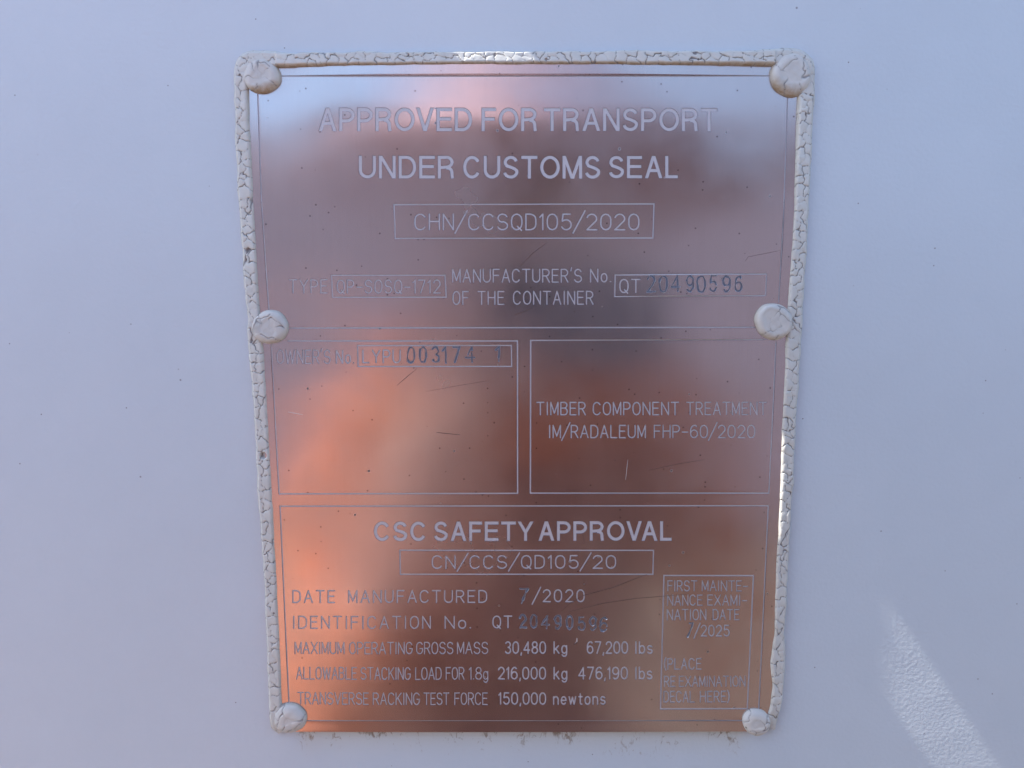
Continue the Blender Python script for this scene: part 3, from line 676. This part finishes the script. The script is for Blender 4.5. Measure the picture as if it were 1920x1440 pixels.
# ------------------------------------------------------------------ rivets under lumpy cracked paint
def rivet(cx, cy, rx, ry, label, seed, flat, stain, hgt, dirm):
    g = np.random.default_rng(seed); nr_, na = 34, 104
    rr = np.linspace(0, 1, nr_) ** .85; th = np.linspace(0, 2 * np.pi, na, endpoint=False)
    RR, TH = np.meshgrid(rr, th, indexing='ij')
    lob = 1 + .025 * np.sin(2 * TH + g.uniform(0, 6)) + .02 * np.sin(3 * TH + g.uniform(0, 6)) + .008 * np.sin(7 * TH + g.uniform(0, 6))
    px = cx + rx * RR * lob * np.cos(TH); py = cy + ry * RR * lob * np.sin(TH)
    fl = flat + .07 * np.sin(2 * TH + g.uniform(0, 6)) + .06 * np.sin(3 * TH + g.uniform(0, 6)); q = np.clip((RR - fl) / (1 - fl), 0, 1)
    h = hgt * np.sqrt(np.clip(1 - q ** 2.4, 0, 1))
    inner = np.clip((fl - RR) / .12, 0, 1); h = h - .13 * inner                       # pressed crown inside a soft rim
    h = h + (.07 * np.sin(px / 7.0 + g.uniform(0, 6)) * np.sin(py / 8.0 + g.uniform(0, 6)) + .04 * np.sin(px / 3.1 + g.uniform(0, 6)) * np.sin(py / 2.7 + g.uniform(0, 6))) * np.clip((1 - RR) * 3, 0, 1)
    sd = np.stack([g.uniform(-1, 1, 11) * rx, g.uniform(-1, 1, 11) * ry], 1) + (cx, cy)
    wx = px + 2.5 * np.sin(py / 5 + g.uniform(0, 6)) + 1.1 * np.sin(py / 2.1); wy = py + 2.5 * np.sin(px / 5.5 + g.uniform(0, 6)) + 1.1 * np.sin(px / 2.4)
    D = np.stack([np.hypot(wx - a, wy - b) for a, b in sd], -1); so = np.argsort(D, -1); Ds = np.take_along_axis(D, so, -1)
    gap = Ds[..., 1] - Ds[..., 0]; pair = (np.minimum(so[..., 0], so[..., 1]) * 31 + np.maximum(so[..., 0], so[..., 1]) * 17) % 23 / 23.0
    cr = np.clip(1 - gap / (.5 + 1.6 * pair ** 1.5), 0, 1) * np.where(pair < .35, 0, 1) * np.clip((RR - .25) * 3, .15, 1)
    h = h - .40 * cr
    base = P_OFF + relief(px, py) - .25
    hh = base + h; hh = np.where(RR >= .999, base - .6, hh)
    X, Z = WN(px, py); V3 = np.stack([X, -hh * MM, Z], -1)
    idx = np.arange(nr_ * na).reshape(nr_, na); a = idx[:-1]; b = idx[1:]
    qd = np.stack([a, np.roll(a, -1, 1), np.roll(b, -1, 1), b], -1).reshape(-1, 4)
    org = (W(cx, cy)[0], 0, W(cx, cy)[1])
    o = mesh_obj('rivet', V3.reshape(-1, 3), qd, M_RIVET, loc=org)
    low = np.clip((np.sin(TH) * RR * math.sin(dirm) + np.cos(TH) * RR * math.cos(dirm) - .35) / .5, 0, 1) * stain
    ring_ = np.clip((RR - .90) / .08, 0, 1) * .35
    crack_and_stain = np.stack([np.clip(cr, 0, 1), np.maximum(low, ring_ * (stain > .2)), 0 * low, 0 * low + 1], -1)
    ca = o.data.color_attributes.new('crack_and_stain', 'FLOAT_COLOR', 'POINT'); ca.data.foreach_set('color', crack_and_stain.reshape(-1, 4).ravel())
    tag(o, label, 'rivet', 'painted rivets holding the plate'); return o
LBL = ['painted rivet at the upper left corner of the plate, its lower rim stained brown', 'largest painted rivet, at the upper right corner of the plate, brown below',
       'painted rivet on the left edge of the plate beside the line above OWNER\'S No.', 'painted rivet on the right edge of the plate below the punched number box',
       'small lumpy painted rivet at the lower left corner of the plate', 'smallest painted rivet at the lower right corner of the plate']
PAR = [(3, .55, 1.0, 3.0, R(80)), (5, .58, 1.0, 3.2, R(110)), (8, .5, .35, 3.0, R(80)), (11, .66, .45, 3.0, R(90)), (17, .3, .25, 3.2, R(60)), (29, .42, .15, 2.8, R(100))]
for (cx, cy, rx, ry), lb, (sd_, fl, stn, hg, dm) in zip(RIV, LBL, PAR): rivet(cx, cy, rx, ry, lb, sd_, fl, stn, hg, dm)

# ------------------------------------------------------------------ scratches and a dent on the sheet
M_SCR = m_plain('scratch', (.12, .06, .05), .6, 200, .2); M_SCL = m_plain('bright scratch', (.75, .73, .72), .5, 200, .1, .6)
def scratch(pts, w, m, nm='scratch', lab=None):
    q = []
    for i in range(len(pts) - 1):
        n = max(1, int(math.dist(pts[i], pts[i + 1]) / 6))
        for j in range(n): q.append((pts[i][0] + (pts[i + 1][0] - pts[i][0]) * j / n, pts[i][1] + (pts[i + 1][1] - pts[i][1]) * j / n))
    q.append(pts[-1]); V = []; Fq = []
    for i, (x, y) in enumerate(q):
        a = q[max(0, i - 1)]; b = q[min(len(q) - 1, i + 1)]; dx, dy = b[0] - a[0], b[1] - a[1]; l = math.hypot(dx, dy) or 1
        ww = w / 2 * (.35 + .65 * math.sin(math.pi * (i + .5) / len(q)))
        for s_ in (-1, 1):
            X, Z = W(x - dy / l * ww * s_, y + dx / l * ww * s_); V.append((X, -(P_OFF + float(relief(x, y)) + .02) * MM, Z))
        if i: k = 2 * i; Fq.append((k - 2, k - 1, k + 1, k))
    o = mesh_obj(nm, V, Fq, m, plate, smooth=False)
    if lab: o['label'] = lab
scratch([(1052, 1143), (1070, 1127), (1095, 1113), (1150, 1098), (1185, 1084), (1212, 1074)], 1.2, M_SCR, lab='long reddish scratch rising to the right from the lower punched number')
scratch([(1066, 1144), (1130, 1128), (1190, 1119), (1290, 1111)], 1.0, M_SCR)
scratch([(819, 809), (840, 811.5), (863, 813.5)], 1.2, M_SCR); scratch([(1026, 455), (1000, 474), (975, 500)], 1.0, M_SCR)
scratch([(1000, 577), (963, 591)], .9, M_SCR); scratch([(783, 690), (765, 705), (745, 722)], .9, M_SCR)
scratch([(1092, 1000), (1095, 1015), (1089, 1018)], .9, M_SCR); scratch([(1395, 490), (1400, 482), (1460, 470)], .7, M_SCR)
scratch([(543, 771), (570, 776)], .9, M_SCL); scratch([(1176, 860), (1172, 898)], .9, M_SCL); scratch([(640, 1307), (905, 1324)], .0, M_SCL) if False else None
scratch([(702, 299), (800, 352)], .0, M_SCL) if False else None
scratch([(1320, 860), (1270, 868), (1215, 880)], .7, M_SCR); scratch([(800, 733), (860, 722), (920, 712)], .5, M_SCR)
scratch([(1081, 1193), (1081, 1199), (1077, 1204)], 2.4, M_SCL, 'nick', 'bright nick beside the words kg'); scratch([(1081, 1201), (1075, 1206)], 2.6, M_SCR, 'nick')

# ------------------------------------------------------------------ what stands before the wall: yard and photographer
def m_ground():
    m, nt, P, N, L = mat('dusty gravel yard')
    tc = N.new('ShaderNodeNewGeometry').outputs['Position']
    n = noise(N, L, tc, 1.2, 6, .65); c = ramp(N, L, n.outputs[0], [(.3, (.15, .125, .11)), (.7, (.21, .18, .15))])
    n2 = noise(N, L, tc, 45, 4, .7); c2 = ramp(N, L, n2.outputs[0], [(.35, (.65, .65, .65)), (.65, (1, 1, 1))])
    L.new(mix(N, L, 1.0, c.outputs[0], c2.outputs[0], 'MULTIPLY'), P.inputs['Base Color']); P.inputs['Roughness'].default_value = .95
    return m
S = 250.0
g = mesh_obj('ground', [(-S, -S, 0), (S, -S, 0), (S, S, 0), (-S, S, 0)], [(0, 1, 2, 3)], m_ground(), loc=(0, 0, 0), smooth=False); tag(g, kind='structure')

# a long container across the yard, its shaded side seen in the steel
yard_box = thing('shipping_container', (0, -4.1, 0), 'dull mauve-grey container standing across the yard behind the photographer', 'container')
V = []; Fs = []; n = 60; X0, X1 = -6.0, 6.0; prof = []
for i in range(n):
    a = X0 + (X1 - X0) * i / n; p = (X1 - X0) / n
    prof += [(a, 0.0), (a + p * .3, 0.0), (a + p * .5, -.036), (a + p * .8, -.036)]
prof.append((X1, 0.0))
for x, d in prof: V += [(x, -4.1 + d, .25), (x, -4.1 + d, 2.60)]
for i in range(len(prof) - 1): Fs.append((2 * i, 2 * i + 1, 2 * i + 3, 2 * i + 2))
M_BOX = m_plain('faded red-brown paint', (.58, .44, .46), .6, 1.5, .2)
mesh_obj('side_wall', V, Fs, M_BOX, yard_box, smooth=False)
for z0, z1 in ((.12, .25), (2.60, 2.74)):
    V = []; Fs = []; boxm(X0, X1, -4.12, -4.05, z0, z1, V, Fs); mesh_obj('side_rail', V, Fs, M_BOX, yard_box, smooth=False)
for x in (X0, X1 - .16):
    V = []; Fs = []; boxm(x, x + .16, -4.14, -4.045,   .26, 2.59, V, Fs); mesh_obj('corner_post', V, Fs, M_BOX, yard_box, smooth=False)
V = []; Fs = []; boxm(X0, X1, -6.5, -4.13, .13, 2.72, V, Fs); mesh_obj('body', V, Fs, M_BOX, yard_box, smooth=False)

def skin_mesh(chain_sets, root, levels=2):
    """one continuous skin grown over joints: {name: (pos, radius)}, edges"""
    J, E_ = chain_sets; names = list(J); me = bpy.data.meshes.new('joints')
    me.from_pydata([J[n][0] for n in names], [(names.index(a), names.index(b)) for a, b in E_], [])
    o = bpy.data.objects.new('joints', me); col.objects.link(o)
    md = o.modifiers.new('skin', 'SKIN'); md.use_smooth_shade = True
    if not me.skin_vertices: 
        try: me.skin_vertices.new()
        except Exception: pass
    for i, n in enumerate(names):
        sv = me.skin_vertices[0].data[i]; r_ = J[n][1]; sv.radius = r_ if isinstance(r_, tuple) else (r_, r_); sv.use_root = (n == root)
    sb = o.modifiers.new('sub', 'SUBSURF'); sb.levels = levels; sb.render_levels = levels
    dg = bpy.context.evaluated_depsgraph_get(); ev = o.evaluated_get(dg); m2 = bpy.data.meshes.new_from_object(ev)
    v = [tuple(p.co) for p in m2.vertices]; f = [tuple(p.vertices) for p in m2.polygons]
    bpy.data.objects.remove(o); bpy.data.meshes.remove(me); bpy.data.meshes.remove(m2)
    return v, f
PX, PY = 0.005, -0.56
def J_(x, y, z): return (PX + x, PY + y, z * .962)
ph = Vector((0.045, -CAM_D - .007, CAM_Z - .02))             # phone, held crosswise
body = {'pel': (J_(0, 0, .95), (.155, .11)), 'wai': (J_(0, .0, 1.10), (.135, .10)), 'che': (J_(0, .02, 1.28), (.155, .11)), 'upc': (J_(0, .0, 1.42), (.11, .085)),
        'nec': (J_(0, .03, 1.50), .055), 'jaw': (J_(0, .06, 1.575), (.062, .072)), 'hea': (J_(0, .06, 1.66), (.076, .092)), 'cro': (J_(0, .055, 1.72), (.06, .075))}
be = [('pel', 'wai'), ('wai', 'che'), ('che', 'upc'), ('upc', 'nec'), ('nec', 'jaw'), ('jaw', 'hea'), ('hea', 'cro')]
for s_, t_ in ((-1, 'l'), (1, 'r')):
    w_ = ph + Vector((s_ * .095, -.035, -.072)) if s_ < 0 else Vector(J_(.27, .05, .92))
    body.update({t_ + 'sh': (J_(s_ * .17, 0, 1.42), .058), t_ + 'el': (J_(-.24, .14, .99) if s_ < 0 else J_(.26, -.03, 1.16), .043), t_ + 'wr': (tuple(w_), .027), t_ + 'pa': (tuple(w_ + Vector((-s_ * .006, .02, .03))), (.034, .017)),
                 t_ + 'hi': (J_(s_ * .10, 0, .88), .095), t_ + 'kn': (J_(s_ * .11, .01, .50), .062), t_ + 'an': (J_(s_ * .12, -.02, .10), .042), t_ + 'to': (J_(s_ * .14, .13, .045), (.045, .035))})
    e_ = Vector(body[t_ + 'el'][0]); body[t_ + 'fo'] = (tuple(e_.lerp(w_, .62)), .034)
    be += [('upc', t_ + 'sh'), (t_ + 'sh', t_ + 'el'), (t_ + 'el', t_ + 'fo'), (t_ + 'fo', t_ + 'wr'), (t_ + 'wr', t_ + 'pa'), ('pel', t_ + 'hi'), (t_ + 'hi', t_ + 'kn'), (t_ + 'kn', t_ + 'an'), (t_ + 'an', t_ + 'to')]
    pal = w_ + Vector((-s_ * .006, .02, .03))
    for k in range(4):                                          # four fingers close round the phone's end
        b0 = pal + Vector((s_ * .004, .004, .018 - .014 * k)); l = (.9, 1.0, .95, .75)[k]
        ks = [b0 + Vector((-s_ * .002, .020 * l, .002)), b0 + Vector((-s_ * .016 * l, .030 * l, .001)), b0 + Vector((-s_ * .034 * l, .031, 0))]
        pr = t_ + 'pa'
        for q, kk in enumerate(ks): nm_ = f'{t_}f{k}{q}'; body[nm_] = (tuple(kk), .0085 - .0008 * q); be.append((pr, nm_)); pr = nm_
    th_ = [pal + Vector((-s_ * .012, -.006, .008)), pal + Vector((-s_ * .03, -.008, .018)), pal + Vector((-s_ * .048, -.006, .024))]; pr = t_ + 'pa'
    for q, kk in enumerate(th_): nm_ = f'{t_}t{q}'; body[nm_] = (tuple(kk), .010 - .0008 * q); be.append((pr, nm_)); pr = nm_
person = thing('person', (PX, PY, 0), 'person in orange sleeves and pink sun hat holding up a phone', 'person')
v_, f_ = skin_mesh((body, be), 'pel')
mesh_obj('body', v_, f_, m_plain('skin', (.60, .40, .35), .55, 40, .08), person)
def cut(names, grow, extra=None):
    Jn = {n: (body[n][0], tuple(q + grow for q in body[n][1]) if isinstance(body[n][1], tuple) else body[n][1] + grow) for n in names}
    if extra: Jn.update(extra)
    return Jn, [(a, b) for a, b in be if a in Jn and b in Jn]
v_, f_ = skin_mesh(cut(['pel', 'wai', 'che', 'upc', 'lsh', 'rsh'], .016), 'pel', 2)
mesh_obj('shirt', v_, f_, m_plain('dull maroon cloth', (.37, .17, .13), .85, 60, .1), person)
v_, f_ = skin_mesh(cut(['upc', 'lsh', 'lel', 'lfo', 'rsh', 'rel', 'rfo'], .022), 'upc', 3)
# cloth folds
v_ = np.array(v_); nz = .010 * np.sin(v_[:, 2] * 48 + 6 * np.sin(v_[:, 0] * 9 + 1)) + .007 * np.sin(v_[:, 0] * 60 + v_[:, 2] * 35)
v_[:, 1] += nz; v_[:, 0] += nz * .5
M_ORANGE = m_plain('orange work cloth', (.70, .25, .14), .8, 60, .08)
mesh_obj('sleeves', v_, f_, M_ORANGE, person)
v_, f_ = skin_mesh(cut(['pel', 'lhi', 'lkn', 'lan', 'rhi', 'rkn', 'ran'], .016), 'pel', 2)
mesh_obj('trousers', v_, f_, m_plain('brown trousers', (.26, .14, .10), .85), person)
V = []; Fs = []; nb = 48; rings = [(.0, .120), (.055, .118), (.090, .100), (.098, .045), (.105, .015), (.27, -.016), (.277, -.024), (.105, .003), (.092, .0)]
for r_, z_ in rings:
    for i in range(nb):
        a = 2 * math.pi * i / nb; sag = .014 * math.sin(2 * a + .6) * max(0, (r_ - .1) / .12)
        V.append(J_(r_ * math.cos(a), .04 + r_ * 1.08 * math.sin(a), 1.70 + z_ + sag))
for k in range(len(rings) - 1):
    for i in range(nb): Fs.append((k * nb + i, k * nb + (i + 1) % nb, (k + 1) * nb + (i + 1) % nb, (k + 1) * nb + i))
mesh_obj('sun_hat', V, Fs, m_plain('dusty pink straw', (.50, .33, .36), .8), person)
# face: eyes, nose, mouth, ears
V = []; Fs = []
def ell(c, r_, V, Fs, n=8, m=6):
    b = len(V)
    for i in range(m + 1):
        for j in range(n):
            a = math.pi * i / m; t = 2 * math.pi * j / n; V.append((c[0] + r_[0] * math.sin(a) * math.cos(t), c[1] + r_[1] * math.sin(a) * math.sin(t), c[2] + r_[2] * math.cos(a)))
    for i in range(m):
        for j in range(n): Fs.append((b + i * n + j, b + (i + 1) * n + j, b + (i + 1) * n + (j + 1) % n, b + i * n + (j + 1) % n))
for s_ in (-1, 1): ell(J_(s_ * .03, .135, 1.645), (.012, .012, .009), V, Fs)
mesh_obj('eyes', V, Fs, m_plain('eye', (.5, .48, .46), .3), person)
V = []; Fs = []; ell(J_(0, .150, 1.615), (.013, .018, .024), V, Fs)
mesh_obj('nose', V, Fs, bpy.data.materials['skin'], person)
V = []; Fs = []; ell(J_(0, .128, 1.575), (.024, .010, .006), V, Fs); mesh_obj('mouth', V, Fs, m_plain('lips', (.35, .13, .11), .5), person)
for s_ in (-1, 1): V = []; Fs = []; ell(J_(s_ * .078, .05, 1.63), (.010, .02, .03), V, Fs); mesh_obj('ear', V, Fs, bpy.data.materials['skin'], person)
phone = thing('phone', tuple(ph), 'grey phone held crosswise in one hand by the person in orange', 'phone')
V = []; Fs = []; boxm(ph.x - .075, ph.x + .075, ph.y - .008, ph.y, ph.z - .036, ph.z + .036, V, Fs)
pm = mesh_obj('case', V, Fs, m_plain('grey phone case', (.30, .26, .28), .25), phone, smooth=False)
bv = pm.modifiers.new('bevel', 'BEVEL'); bv.width = .003; bv.segments = 2
V = []; Fs = []; boxm(ph.x - .071, ph.x + .071, ph.y - .0088, ph.y - .0082, ph.z - .032, ph.z + .032, V, Fs)
mesh_obj('screen', V, Fs, m_plain('screen', (.02, .02, .02), .1), phone, smooth=False)
V = []; Fs = []; boxm(ph.x - .070, ph.x - .036, ph.y, ph.y + .0015, ph.z + .002, ph.z + .032, V, Fs)
mesh_obj('camera_block', V, Fs, m_plain('camera block', (.05, .05, .05), .3), phone, smooth=False)
for o in scene.objects:
    if '_o' in o: del o['_o']
